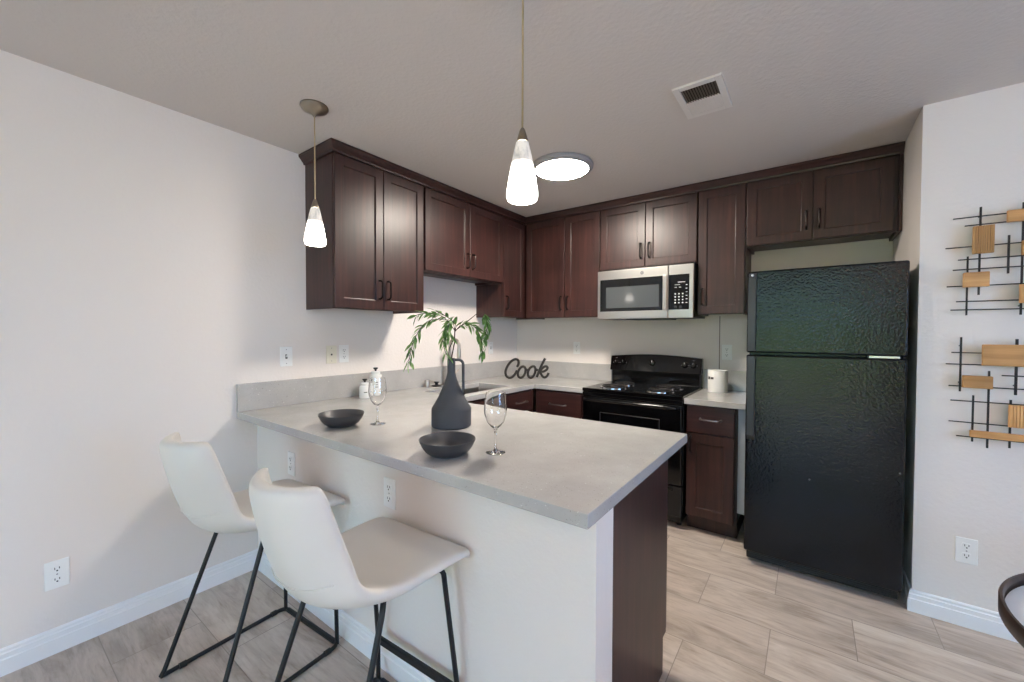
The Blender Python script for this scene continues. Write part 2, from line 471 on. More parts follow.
def wall_unit(label, loc, rz, w, d, z0, doors, group='dark cherry wall cabinets', recess=0.02):
    r = thing('wall_cabinet', label, 'cabinet', (loc[0], loc[1], z0), rz, group)
    carcass(w, d, 0, ZT-z0, r, recess)
    for x, dw, side in doors:
        hh = ZT-z0-0.012
        hx = None if side is None else (0.03 if side == 'L' else dw-0.03)
        door(r, x, 0.006, dw, hh-0.004, hx, 0.125)
    return r
q = R(90)
xc = 0.308; yc = 3.235
wall_unit('tall two-door cherry wall cabinet at the left end, nearest the hanging lamp', (xc, 1.285, 0), q, 0.672, xc, 1.490,
          [(0.003, 0.330, 'R'), (0.337, 0.331, 'L')])
r = wall_unit('shorter two-door cherry wall cabinet on the left wall above the sink', (xc, 1.959, 0), q, 0.927, xc, 1.790,
          [(0.012, 0.466, 'R'), (0.482, 0.440, 'L')])
bx('light_rail', (0.02, 0.90, 0.05, 0.11, 0.001, 0.019), 'cabin', r, 0.002)
wall_unit('narrow one-door cherry wall cabinet in the corner of the left wall', (xc, 2.888, 0), q, 0.660, xc, 1.490,
          [(0.004, 0.320, 'L')])
wall_unit('two-door cherry wall cabinet on the back wall between corner and microwave', (0.332, yc, 0), 0, 0.766, BW-yc, 1.487,
          [(0.014, 0.411, 'R'), (0.432, 0.331, 'L')])
wall_unit('two-door cherry wall cabinet directly above the steel microwave', (1.100, yc, 0), 0, 0.762, BW-yc, 1.872,
          [(0.003, 0.375, 'R'), (0.384, 0.375, 'L')])
wall_unit('tall narrow one-door cherry wall cabinet right of the steel microwave', (1.866, yc, 0), 0, 0.308, BW-yc, 1.487,
          [(0.006, 0.296, 'L')])
r = wall_unit('wide two-door cherry wall cabinet above the black refrigerator', (2.176, yc, 0), 0, 0.782, BW-yc, 1.945,
          [(0.003, 0.362, 'R'), (0.371, 0.373, 'L')])
bx('filler', (0.768, 0.782, -0.02, 0, 0.0, ZT-1.945), 'cab', r, 0.001)
# crown moulding round the tops
bm = new()
prof = [(0.0005, 2.383), (0.010, 2.383), (0.012, 2.394), (0.018, 2.398), (0.028, 2.412), (0.037, 2.421), (0.040, 2.424), (0.040, 2.437), (0.0005, 2.437)]
X1 = 0.330; Y0 = 1.285; Y1 = 3.213
sweep(bm, [lambda d: (0.001, Y0-d), lambda d: (X1+d, Y0-d), lambda d: (X1+d, Y1-d), lambda d: (2.957, Y1-d)], prof)
crown = obj('crown_molding', bm, 'cabh')
tag(crown, 'dark cherry crown molding running along the tops of the wall cabinets', 'molding')

# base cabinets
def toe_body(root, w, d, side_mat='cab', left=True):
    bm = new()
    box(bm, 0, w, 0, d, 0.11, 0.8695)
    o = obj('cabinet_body', bm, 'cab', root, 0.002)
    bx('toe_kick', (0.0, w, 0.07, d-0.01, 0, 0.1095), 'cab', root)
    return o
r = thing('base_cabinet', 'slim cherry base cabinet with drawer and door between range and refrigerator', 'cabinet', (1.866, 2.951, 0), 0, 'dark cherry base cabinets')
bm = new(); box(bm, 0, 0.294, 0, 0.59, 0.11, 0.8695); obj('cabinet_body', bm, 'cab', r, 0.002)
bx('toe_kick', (0.0, 0.30, 0.055, 0.075, 0, 0.1095), 'cab', r)
bm = new(); box(bm, 0.2945, 0.311, 0.0, 0.021, 0.10, 0.8695); box(bm, 0.2945, 0.306, 0.055, 0.075, 0, 0.10)
obj('face_stile', bm, 'cabin', r)
bx('side_panel', (0.2945, 0.306, 0.022, 0.59, 0.10, 0.8695), 'cabside', r)
bx('filler_panel', (0.3115, 0.360, 0.002, 0.020, 0.19, 0.8695), 'cabside', r, 0.001)
bx('side_base', (0.2945, 0.306, 0.078, 0.59, 0.0, 0.0995), 'cabin', r)
door(r, 0.004, 0.684, 0.288, 0.178, 0.148, 0.094, 0.125, False, True, 'drawer', hmat='pullpale')
door(r, 0.004, 0.112, 0.288, 0.562, 0.028, 0.49, 0.105, fr=0.062)

r = thing('base_cabinet', 'cherry base cabinet with drawer left of the black range', 'cabinet', (0.637, 2.951, 0), 0, 'dark cherry base cabinets')
toe_body(r, 0.452, 0.59)
door(r, 0.012, 0.660, 0.425, 0.192, 0.213, 0.096, 0.15, False, True, 'drawer', hmat='pullpale')
door(r, 0.012, 0.118, 0.425, 0.535, 0.39, 0.46, 0.11)
r = thing('base_cabinet', 'cherry base cabinet under the sink on the left wall', 'cabinet', (0.608, 1.90, 0), q, 'dark cherry base cabinets')
bm = new()
# open topped box around the sink bowl
box(bm, 0, 1.026, 0, 0.018, 0.11, 0.8695); box(bm, 0, 0.018, 0.018, 0.60, 0.11, 0.8695); box(bm, 1.008, 1.026, 0.018, 0.60, 0.11, 0.8695); box(bm, 0.018, 1.008, 0.018, 0.60, 0.11, 0.13)
obj('cabinet_body', bm, 'cab', r, 0.002)
bx('toe_kick', (0, 1.026, 0.07, 0.09, 0, 0.1095), 'cab', r)
door(r, 0.02, 0.70, 0.60, 0.155, None, None, 0, False, True, 'false_front')
door(r, 0.63, 0.70, 0.385, 0.155, 0.20, 0.078, 0.14, False, True, 'drawer', hmat='pullpale')
door(r, 0.02, 0.118, 0.295, 0.575, 0.265, 0.5)
door(r, 0.325, 0.118, 0.295, 0.575, 0.03, 0.5)
door(r, 0.63, 0.118, 0.385, 0.575, 0.03, 0.5)
# peninsula cabinet, backed onto the half wall; doors face the kitchen
r = thing('base_cabinet', 'cherry peninsula base cabinet with plain end panel under the breakfast bar', 'cabinet', (2.07, 1.675, 0), R(180), 'dark cherry base cabinets')
bm = new(); box(bm, 0, 1.455, 0, 0.557, 0.14, 0.8695); obj('cabinet_body', bm, 'cab', r, 0.002)
bx('toe_kick', (0, 1.455, 0.05, 0.55, 0, 0.1395), 'cabin', r)
bm = new()
vs = [(0.0, 0.143), (0.0, 0.8695), (0.558, 0.8695), (0.558, 0), (0.04, 0), (0.04, 0.143)]
L_ = [bm.verts.new((-0.019, y, z)) for y, z in vs]; R_ = [bm.verts.new((-0.0005, y, z)) for y, z in vs]
bm.faces.new(L_); bm.faces.new(R_[::-1])
for k in range(6): bm.faces.new((L_[k], R_[k], R_[(k+1) % 6], L_[(k+1) % 6]))
obj('end_panel', bm, 'cab', r, 0.0015)
for k in range(3):
    door(r, -0.015+0.486*k, 0.70, 0.48, 0.16, 0.24, 0.08, 0.14, False, True, 'drawer')
    door(r, -0.015+0.486*k, 0.147, 0.48, 0.545, 0.44, 0.47)

# ------------------------------------------------------------------ sink and taps
bm = new()
zt, zb = 0.8705, 0.68
pr = [(0.19, 2.05, zt), (0.195, 2.055, zt-0.02), (0.205, 2.065, zb+0.03), (0.235, 2.095, zb)]
rings = []
for x, y, z in pr:
    X, Y = 0.75-x, 4.76-y
    rings.append([bm.verts.new(p) for p in ((x, y, z), (X, y, z), (X, Y, z), (x, Y, z))])
for a, b in zip(rings, rings[1:]):
    for k in range(4): bm.faces.new((a[k], b[k], b[(k+1) % 4], a[(k+1) % 4]))
bm.faces.new(rings[-1])
bmesh.ops.solidify(bm, geom=bm.faces[:], thickness=0.002)
snk = obj('sink', bm, 'steel', None, 0.012, seg=3)
tag(snk, 'stainless steel sink bowl set into the worktop on the left wall', 'sink')
bm = new(); lathe(bm, [(0, 0.006), (0.02, 0.006), (0.028, 0.009), (0.042, 0.006), (0.042, 0.003), (0, 0.003)], 28, (0.375, 2.38, zb)); obj('drain', bm, 'chrome', snk, smooth=True)

f = thing('faucet', 'tall gooseneck kitchen faucet behind the vase, beside the sink', 'faucet', (0.112, 2.43, 0.9105), 0)
bm = new(); lathe(bm, [(0, 0), (0.030, 0), (0.030, 0.006), (0.024, 0.012), (0.021, 0.05), (0.021, 0.14), (0, 0.14)], 24); obj('base', bm, 'nickel', f, smooth=True)
bm = new(); tube(bm, [(0, 0, 0.138), (0, 0, 0.33)] + [(0.052-0.052*math.cos(t), 0.0, 0.33+0.052*math.sin(t)) for t in [R(15*k) for k in range(1, 13)]] + [(0.104, 0, 0.30)], 0.0135, 14); obj('spout', bm, 'nickel', f, smooth=True)
bm = new(); lathe(bm, [(0, 0), (0.017, 0), (0.019, 0.03), (0.016, 0.085), (0, 0.085)], 20, (0.104, 0, 0.222)); obj('spray_head', bm, 'nickel', f, smooth=True)
bm = new(); tube(bm, [(0, 0.0205, 0.08), (0, 0.05, 0.085), (0.02, 0.09, 0.13)], 0.007, 10, rads=[0.01, 0.008, 0.006]); obj('handle', bm, 'nickel', f, smooth=True)
d = thing('soap_dispenser', 'short chrome cylinder on the worktop left of the faucet', 'soap dispenser', (0.062, 2.228, 0.9105))
bm = new(); lathe(bm, [(0, 0), (0.024, 0), (0.024, 0.004), (0.021, 0.006), (0.021, 0.052), (0.019, 0.056), (0, 0.056)], 24); obj('body', bm, 'nickel', d, smooth=True)
bm = new(); lathe(bm, [(0, 0.0565), (0.016, 0.0565), (0.016, 0.060), (0, 0.062)], 20); obj('cap', bm, 'chrome', d, smooth=True)
bm = new(); lathe(bm, [(0, 0), (0.040, 0), (0.042, 0.006), (0.030, 0.010), (0.014, 0.012), (0.012, 0.024), (0.022, 0.032), (0.022, 0.036), (0, 0.037)], 28, (0.075, 2.315, 0.9105))
tag(obj('sink_stopper', bm, 'bplastic', None, smooth=True), 'black rubber sink stopper on the worktop between dispenser and faucet', 'stopper')

# ------------------------------------------------------------------ range
SX0, SX1 = 1.0985, 1.8525
r = thing('range', 'black freestanding electric range under the steel microwave', 'stove', (SX0, 2.895, 0))
W = SX1-SX0; D = BW-2.895-0.006
bm = new(); box(bm, 0, W, 0.035, D, 0.10, 0.893); box(bm, 0.02, W-0.02, 0.07, D, 0.02, 0.10)
obj('body', bm, 'bgloss', r, 0.003)
for k, (x, y) in enumerate(((0.04, 0.10), (W-0.04, 0.10), (0.04, D-0.06), (W-0.04, D-0.06))):
    bm = new(); lathe(bm, [(0, 0), (0.018, 0), (0.018, 0.022), (0, 0.022)], 14, (x, y, 0)); obj('foot', bm, 'bplastic', r)
bm = new(); box(bm, 0, W, 0.005, D-0.005, 0.8935, 0.921)
ct = obj('cooktop', bm, 'bgloss', r, 0.006)
bm = new(); box(bm, 0.004, W-0.004, 0.004, 0.0345, 0.862, 0.892); obj('front_trim', bm, 'bgloss', r, 0.004)
bm = new(); box(bm, 0.005, W-0.005, 0.0, 0.0345, 0.305, 0.858); od = obj('oven_door', bm, 'bgloss', r, 0.008)
bm = new(); box(bm, 0.165, W-0.165, -0.002, 0.002, 0.43, 0.74); obj('window', bm, 'bglass', od, 0.0015)
bm = new()
for a_, b_ in (((0.155, 0.745), (W-0.155, 0.745)), ((0.155, 0.425), (W-0.155, 0.425)), ((0.155, 0.425), (0.155, 0.745)), ((W-0.155, 0.425), (W-0.155, 0.745))):
    tube(bm, [(a_[0], -0.001, a_[1]), (b_[0], -0.001, b_[1])], 0.0022, 6)
obj('window_trim', bm, 'fridgeh', od)
bm = new()
tube(bm, arc((0.03, -0.001, 0.835), (0.03, -0.045, 0.842), (0.075, -0.045, 0.842), 5) + arc((W-0.075, -0.045, 0.842), (W-0.03, -0.045, 0.842), (W-0.03, -0.001, 0.835), 5), 0.0135, 12)
obj('handle', bm, 'bgloss', od, smooth=True)
bm = new(); box(bm, 0.005, W-0.005, 0.006, 0.0345, 0.085, 0.298); dr = obj('storage_drawer', bm, 'bplastic', r, 0.006)
bm = new(); box(bm, 0.06, W-0.06, -0.006, 0.0058, 0.262, 0.285); obj('drawer_grip', bm, 'bgloss', dr, 0.004)
for k, (x, y, rr) in enumerate(((0.20, 0.17, 0.098), (0.20, 0.40, 0.085), (0.555, 0.17, 0.085), (0.555, 0.40, 0.098))):
    bm = new(); lathe(bm, [(rr+0.012, 0.0), (rr+0.012, 0.004), (rr, 0.005), (rr-0.02, 0.0015), (0.02, 0.0005), (0, 0.0005)], 40, (x, y, 0.9212))
    pan = obj('drip_pan', bm, 'chrome', r, smooth=True)
    bm = new(); pts = []
    n = 110
    for i in range(n+1):
        t = i/n; a_ = t*2*math.pi*3.6; rad = 0.018 + (rr-0.024)*t
        pts.append((x+rad*math.cos(a_), y+rad*math.sin(a_), 0.9335))
    tube(bm, pts, 0.0052, 7); tube(bm, [(x-rr+0.008, y, 0.9268), (x+rr-0.008, y, 0.9268)], 0.0025, 6)
    obj('burner_coil', bm, 'coil', pan, smooth=True)
# backguard: lower recessed riser and arched control panel
bm = new(); box(bm, 0.004, W-0.004, D-0.060, D, 0.9215, 1.03); bg = obj('backguard', bm, 'bgloss', r, 0.004)
bm = new(); n = 16; F_, B_ = [], []
for i in range(n+1):
    x = W*i/n; z = 1.147+0.022*math.sin(math.pi*i/n)
    F_.append((x, z)); 
front = [bm.verts.new((x, D-0.062, z)) for x, z in F_]; frontb = [bm.verts.new((x, D-0.095, 1.022)) for x, z in F_]
back = [bm.verts.new((x, D, z)) for x, z in F_]; backb = [bm.verts.new((x, D, 1.022)) for x, z in F_]
for i in range(n):
    bm.faces.new((frontb[i], frontb[i+1], front[i+1], front[i])); bm.faces.new((front[i], front[i+1], back[i+1], back[i]))
    bm.faces.new((back[i], back[i+1], backb[i+1], backb[i])); bm.faces.new((backb[i], backb[i+1], frontb[i+1], frontb[i]))
bm.faces.new((frontb[0], front[0], back[0], backb[0])); bm.faces.new((frontb[n], backb[n], back[n], front[n]))
cp = obj('control_panel', bm, 'bgloss', r, 0.005)
def on_panel(x, z): # point on the leaning panel face
    t = (z-1.022)/(1.147-1.022); return Vector((x, D-0.095+0.033*t, z))
nrm_ = Vector((0, -0.125, 0.033)).normalized()
for kx, kz, kr in ((0.052, 1.092, 0.019), (0.118, 1.094, 0.019), (0.370, 1.098, 0.024), (0.630, 1.092, 0.021), (0.695, 1.092, 0.021)):
    p = on_panel(kx, kz); bm = new()
    tube(bm, [p+nrm_*0.0008, p+nrm_*0.004, p+nrm_*0.008, p+nrm_*0.022, p+nrm_*0.024], kr, 20, rads=[kr*1.15, kr*1.15, kr, kr*0.9, kr*0.8])
    kb = obj('knob', bm, 'knobdark', cp, smooth=True)
    bm = new(); upv = Vector((0, 0.033, 0.125)).normalized()
    tube(bm, [p+nrm_*0.0245+upv*0.002, p+nrm_*0.0245+upv*kr*0.75], 0.0016, 6); obj('pointer', bm, 'mark', kb)
def print_mark(p, hw, rr):
    bm = new(); tube(bm, [p+nrm_*0.0006-Vector((hw, 0, 0)), p+nrm_*0.0006+Vector((hw, 0, 0))], rr, 5); obj('print_mark', bm, 'mark', cp)
for kx in (0.052, 0.118, 0.370, 0.630, 0.695):
    print_mark(on_panel(kx, 1.130), 0.008, 0.0016)
    for sx in (-0.026, 0.026): print_mark(on_panel(kx+sx, 1.09), 0.0025, 0.0015)
for i in range(5): print_mark(on_panel(0.205+0.016*i, 1.108+0.004*math.sin(i*1.7)), 0.005, 0.0022)
for sx in (0.008, W-0.008):
    bm = new(); tube(bm, [(sx, D-0.064, 0.9225), (sx, D-0.064, 1.021)], 0.006, 8); obj('side_trim', bm, 'fridgeh', bg, smooth=True)

# ------------------------------------------------------------------ microwave
r = thing('microwave', 'stainless over-the-range microwave mounted under the wall cabinets', 'microwave', (1.103, 3.152, 1.4635))
W = 0.755; Hm = 0.3995
bm = new(); box(bm, 0, W, 0.022, BW-3.152-0.004, 0.004, Hm+0.006); obj('body', bm, 'bplastic', r, 0.003)
bm = new(); box(bm, 0.006, 0.572, 0, 0.0215, 0, Hm-0.005); md = obj('door', bm, 'steel', r, 0.004)
bm = new(); box(bm, 0.030, 0.548, -0.002, 0.002, 0.062, 0.322); gl = obj('window', bm, 'bglass', md, 0.002)
bm = new(); box(bm, 0.082, 0.508, -0.0035, -0.0005, 0.088, 0.258); obj('screen', bm, 'mwglass', gl)
bm = new(); box(bm, 0.542, 0.572, -0.034, -0.018, 0.062, 0.322)
for z in (0.075, 0.298): box(bm, 0.548, 0.566, -0.018, -0.0005, z, z+0.02)
obj('handle', bm, 'steel', md, 0.004)
cx_, cz_ = 0.377, 0.356
bm = new(); lathe(bm, [(0, 0), (0.014, 0), (0.014, 0.0012), (0, 0.0012)], 28); lg = obj('emblem', bm, 'ring', md)
lg.rotation_euler = (R(90), 0, 0); lg.location = (cx_, -0.0003, cz_)
bm = new()
tube(bm, [(0.0115*math.cos(2*math.pi*k/24), 0.0115*math.sin(2*math.pi*k/24), 0.0014) for k in range(24)], 0.0009, 5, True)
tube(bm, smoothpath([(-0.002, 0.005, 0.0014), (-0.006, 0.004, 0.0014), (-0.007, -0.003, 0.0014), (-0.003, -0.006, 0.0014), (-0.001, -0.001, 0.0014), (0.001, -0.005, 0.0014), (0.005, -0.005, 0.0014)]), 0.0009, 5)
tube(bm, smoothpath([(0.006, 0.004, 0.0014), (0.002, 0.005, 0.0014), (0.003, 0.000, 0.0014), (0.006, -0.001, 0.0014)]), 0.0009, 5)
obj('emblem_script', bm, 'markdark', lg)
bm = new(); box(bm, 0.576, W-0.004, 0, 0.0215, 0, Hm-0.005); cpn = obj('control_side', bm, 'steel', r, 0.004)
bm = new(); box(bm, 0.580, 0.724, -0.002, 0.002, 0.062, 0.322); kp = obj('keypad', bm, 'bgloss', cpn, 0.0015)
def key(x0, x1, z0, z1): bx('key', (x0, x1, -0.0032, -0.0021, z0, z1), 'mark', kp)
for i in range(3):
    for j in range(4): key(0.622+0.026*i, 0.632+0.026*i, 0.108+0.022*j, 0.117+0.022*j)
for j in range(6): key(0.700, 0.712, 0.110+0.026*j, 0.115+0.026*j)
for i in range(2): key(0.622+0.03*i, 0.638+0.03*i, 0.225, 0.229)
key(0.645, 0.695, 0.262, 0.267); key(0.622, 0.66, 0.244, 0.247)
for x in (0.630, 0.665):
    bm = new(); lathe(bm, [(0, 0), (0.010, 0), (0.010, 0.002), (0, 0.002)], 18); b_ = obj('round_button', bm, 'fridgeh', kp)
    b_.rotation_euler = (R(90), 0, 0); b_.location = (x, -0.0021, 0.082)
bm = new(); box(bm, 0.24, 0.56, 0.03, 0.30, -0.006, 0.0035); obj('underside_vent', bm, 'bplastic', r, 0.002)

# ------------------------------------------------------------------ refrigerator
FX0, FX1 = 2.243, 2.925
r = thing('refrigerator', 'scuffed black top-freezer refrigerator beside the right wall', 'refrigerator', (FX0, 2.715, 0))
W = FX1-FX0
bm = new(); box(bm, 0.006, W-0.006, 0.085, 0.80, 0.045, 1.70); obj('body', bm, 'fridge', r, 0.006)
bm = new(); box(bm, 0, W, 0, 0.080, 1.240, 1.708); fd = obj('freezer_door', bm, 'fridge', r, 0.010, seg=3)
bm = new(); box(bm, 0, W, 0, 0.080, 0.078, 1.228); rd = obj('refrigerator_door', bm, 'fridge', r, 0.010, seg=3)
def fr_handle(parent, z0, z1, tipup):
    bm = new()
    if tipup: pts = [(0.028, -0.004, z1), (0.028, -0.030, z1-0.03), (0.028, -0.036, z0+0.05), (0.028, -0.032, z0+0.004)]
    else: pts = [(0.028, -0.032, z1-0.004), (0.028, -0.036, z1-0.05), (0.028, -0.030, z0+0.03), (0.028, -0.004, z0)]
    w = 0.019
    V = []
    for p in pts:
        V.append([bm.verts.new((p[0]-w, p[1], p[2])), bm.verts.new((p[0]+w, p[1], p[2])), bm.verts.new((p[0]+w, min(p[1]+0.026, -0.0005), p[2])), bm.verts.new((p[0]-w, min(p[1]+0.026, -0.0005), p[2]))])
    for a, b in zip(V, V[1:]):
        for k in range(4): bm.faces.new((a[k], a[(k+1) % 4], b[(k+1) % 4], b[k]))
    bm.faces.new(V[0]); bm.faces.new(V[-1][::-1])
    return obj('handle', bm, 'fridgeh', parent, 0.006)
fr_handle(fd, 1.246, 1.695, True)
fr_handle(rd, 0.735, 1.222, False)
bm = new(); lathe(bm, [(0, 0), (0.007, 0), (0.006, 0.003), (0, 0.004)], 14); s_ = obj('screw_cap', bm, 'mark', fd); s_.rotation_euler = (R(90), 0, 0); s_.location = (0.028, -0.024, 1.682)
bm = new(); box(bm, 0.54, 0.655, 0.012, 0.07, 1.2285, 1.2395); obj('hinge', bm, 'steel', r, 0.001)
bm = new(); box(bm, 0.01, W-0.01, 0.05, 0.084, 0.018, 0.070)
for k in range(4): box(bm, 0.03, W-0.03, 0.046, 0.05, 0.022+0.012*k, 0.028+0.012*k)
obj('toe_grille', bm, 'bplastic', r, 0.001)
for x in (0.05, W-0.05):
    for y in (0.12, 0.74):
        bm = new(); lathe(bm, [(0, 0), (0.02, 0), (0.02, 0.044), (0, 0.044)], 14, (x, y, 0)); obj('foot', bm, 'bplastic', r)

# ------------------------------------------------------------------ lamps, ceiling light, vent
def pendant(label, x, y, zb):
    r = thing('pendant_lamp', label, 'lamp', (x, y, H), 0, 'hanging glass pendant lamps')
    bm = new(); lathe(bm, [(0, -0.0005), (0.062, -0.0005), (0.064, -0.008), (0.056, -0.02), (0.03, -0.032), (0.012, -0.04), (0.006, -0.052), (0, -0.052)], 36); obj('canopy', bm, 'brass', r, smooth=True)
    top = zb+0.221-H
    bm = new(); tube(bm, [(0, 0, -0.05), (0, 0, top-0.003)], 0.0032, 8); obj('cord', bm, 'cord', r)
    bm = new(); lathe(bm, [(0, 0.232), (0.005, 0.232), (0.008, 0.227), (0.0185, 0.193), (0.0185, 0.1905), (0, 0.1905)], 24, (0, 0, zb-H-0.011)); obj('socket_cap', bm, 'brass', r, smooth=True)
    bm = new(); lathe(bm, [(0.016, 0.190), (0.0190, 0.189), (0.0250, 0.165), (0.034, 0.12), (0.0420, 0.07), (0.0480, 0.028), (0.0480, 0.014), (0.045, 0.003), (0.040, 0.0), (0.040, 0.004), (0.0440, 0.016), (0.0440, 0.03), (0.030, 0.12), (0.016, 0.187)], 40)
    s = obj('lamp_shade', bm, 'shade', r, smooth=True); s.location = (0, 0, zb-H); s.scale = (1, 1, 0.94)
    bm = new(); lathe(bm, [(0, 0.055), (0.018, 0.06), (0.026, 0.085), (0.018, 0.12), (0.012, 0.15), (0, 0.15)], 20); b = obj('bulb', bm, 'disc', r, smooth=True); b.location = (0, 0, zb-H)
pendant('white glass pendant lamp on the left, hanging before the wall cabinet', 0.598, 1.03, 1.773)
pendant('white marbled glass pendant lamp hanging in the center above the breakfast bar', 1.823, 1.03, 1.755)
r = thing('ceiling_light', 'round flush ceiling light with lit white disc in kitchen', 'light', (1.225, 2.335, H))
bm = new(); lathe(bm, [(0, -0.0005), (0.195, -0.0005), (0.200, -0.006), (0.200, -0.022), (0.190, -0.032), (0.171, -0.034), (0.169, -0.028), (0, -0.028)], 64); obj('trim_ring', bm, 'ring', r, smooth=True)
bm = new(); lathe(bm, [(0, -0.0285), (0.168, -0.0285), (0.166, -0.034), (0.11, -0.038), (0, -0.040)], 64); obj('diffuser', bm, 'disc', r, smooth=True)

r = thing('ceiling_vent', 'square white ceiling air vent with dark grille half', 'vent', (2.128, 2.046, H))
bm = new()
for x0, x1, y0, y1 in ((-0.10, -0.072, -0.15, 0.15), (0.072, 0.10, -0.15, 0.15), (-0.072, 0.072, -0.15, -0.118), (-0.072, 0.072, 0.118, 0.15), (-0.072, 0.072, 0.0, 0.012)):
    box(bm, x0, x1, y0, y1, -0.011, -0.0005)
obj('frame', bm, 'ventpaint', r, 0.002)
bx('dark_backing', (-0.072, 0.072, -0.118, 0.118, -0.003, -0.0005), 'duct', r)
for side in (0, 1):
    for k in range(13 if side == 0 else 9):
        bm = new(); x = -0.066+0.011*k if side == 0 else -0.064+0.016*k
        y0, y1 = ((-0.118, 0.0), (0.012, 0.118))[side]
        s = 0.0048
        vv = [(x-s*0.9, -0.0035), (x+s*0.9, -0.0105), (x+s*0.9+0.0012, -0.0105), (x-s*0.9+0.0012, -0.0035)] if side == 0 else [(x-0.0079, -0.0095), (x+0.0079, -0.0105), (x+0.0079, -0.0090), (x-0.0079, -0.0080)]
        a = [bm.verts.new((px, y0, pz)) for px, pz in vv]; b = [bm.verts.new((px, y1, pz)) for px, pz in vv]
        bm.faces.new(a); bm.faces.new(b[::-1])
        for i in range(4): bm.faces.new((a[i], b[i], b[(i+1) % 4], a[(i+1) % 4]))
        obj('louver', bm, 'grey_louver' if side == 0 else 'ventpaint', r)

# unseen torchiere behind the camera, added to warm the ceiling and upper walls
r = thing('fill_floor_lamp', 'unseen torchiere floor lamp added behind the camera for warm uplight', 'lamp', (4.35, -1.5, 0))
bm = new(); lathe(bm, [(0, 0), (0.14, 0), (0.14, 0.018), (0.03, 0.03), (0, 0.03)], 32); obj('base', bm, 'blackm', r, smooth=True)
bm = new(); tube(bm, [(0, 0, 0.0305), (0, 0, 1.66)], 0.012, 12); obj('pole', bm, 'blackm', r, smooth=True)
bm = new(); lathe(bm, [(0, 1.66), (0.03, 1.662), (0.10, 1.70), (0.16, 1.78), (0.157, 1.782), (0.098, 1.706), (0.03, 1.668), (0, 1.667)], 40); obj('lamp_bowl', bm, 'blackm', r, smooth=True)
pl = bpy.data.lights.new('fill_bulb', 'POINT'); pl.energy = 165; pl.color = (1.0, 0.69, 0.48); pl.shadow_soft_size = 0.05
plo = bpy.data.objects.new('fill_bulb', pl); COL.objects.link(plo); plo.location = (4.35, -1.5, 1.745)

# ------------------------------------------------------------------ outlets and switches (local: plate in x-z, facing -y)
def outlet(label, loc, rz, mat='plate', name='wall_outlet', kind='duplex'):
    r = thing(name, label, 'outlet' if kind in ('duplex', 'jack') else 'switch', loc, rz, 'wall plates')
    bm = new(); box(bm, -0.036, 0.036, -0.006, -0.0005, -0.059, 0.059); obj('plate', bm, mat, r, 0.003)
    if kind == 'duplex':
        for z in (0.0225, -0.0225):
            bm = new(); n = 24
            a = []
            for yy in (-0.0085, -0.0055):
                a.append([bm.verts.new((0.0175*math.cos(2*math.pi*k/n), yy, z+max(-0.0135, min(0.0135, 0.0175*math.sin(2*math.pi*k/n))))) for k in range(n)])
            bm.faces.new(a[0]); bm.faces.new(a[1][::-1])
            for k in range(n): bm.faces.new((a[0][k], a[1][k], a[1][(k+1) % n], a[0][(k+1) % n]))
            sck = obj('socket', bm, mat, r)
            bm = new(); box(bm, -0.0078, -0.0055, -0.0092, -0.0084, z-0.001, z+0.008); box(bm, 0.0052, 0.0078, -0.0092, -0.0084, z, z+0.008)
            tube(bm, [(0, -0.0092, z-0.0065), (0, -0.0082, z-0.0065)], 0.003, 10)
            obj('slots', bm, 'slot', sck)
    elif kind == 'toggle':
        bm = new(); box(bm, -0.006, 0.006, -0.0065, -0.0055, -0.013, 0.013); obj('toggle_slot', bm, 'slot', r)
        bm = new(); tube(bm, [(0, -0.006, -0.002), (0, -0.019, 0.010)], 0.0042, 8); obj('toggle', bm, mat, r)
    else:
        bm = new(); tube(bm, [(0, -0.0075, 0), (0, -0.0055, 0)], 0.006, 14); obj('jack', bm, 'slot', r)
    bm = new()
    for z in ((0.0,) if kind == 'duplex' else (0.042, -0.042)): tube(bm, [(0, -0.0068, z), (0, -0.0058, z)], 0.003, 10)
    obj('screw', bm, 'ring', r)
QL = R(90)
outlet('white duplex outlet low on the left wall above baseboard', (0, 0.228, 0.33), QL)
outlet('white light switch alone on the left wall above bar backsplash', (0, 1.162, 1.203), QL, kind='toggle', name='light_switch')
outlet('cream jack plate in the pair on left wall under cabinet', (0, 1.448, 1.203), QL, 'cream_plate', 'wall_jack', 'jack')
outlet('white duplex outlet beside the cream jack plate on left wall', (0, 1.536, 1.205), QL)
outlet('white light switch on left wall near back corner, behind hanging leaves', (0, 3.10, 1.20), QL, kind='toggle', name='light_switch')
outlet('white duplex outlet on the back wall right of the Cook sign', (0.717, BW, 1.204), 0)
outlet('white duplex outlet on the back wall above the white canister', (2.019, BW, 1.203), 0)
outlet('white duplex outlet low on right wall below the wall art', (3.137, 2.74, 0.351), 0)
outlet('white duplex outlet on the bar half wall, behind the rear stool', (0.41, 1.0, 0.677), 0)
outlet('white duplex outlet on the bar half wall, above the front stool seat', (1.213, 1.0, 0.716), 0)

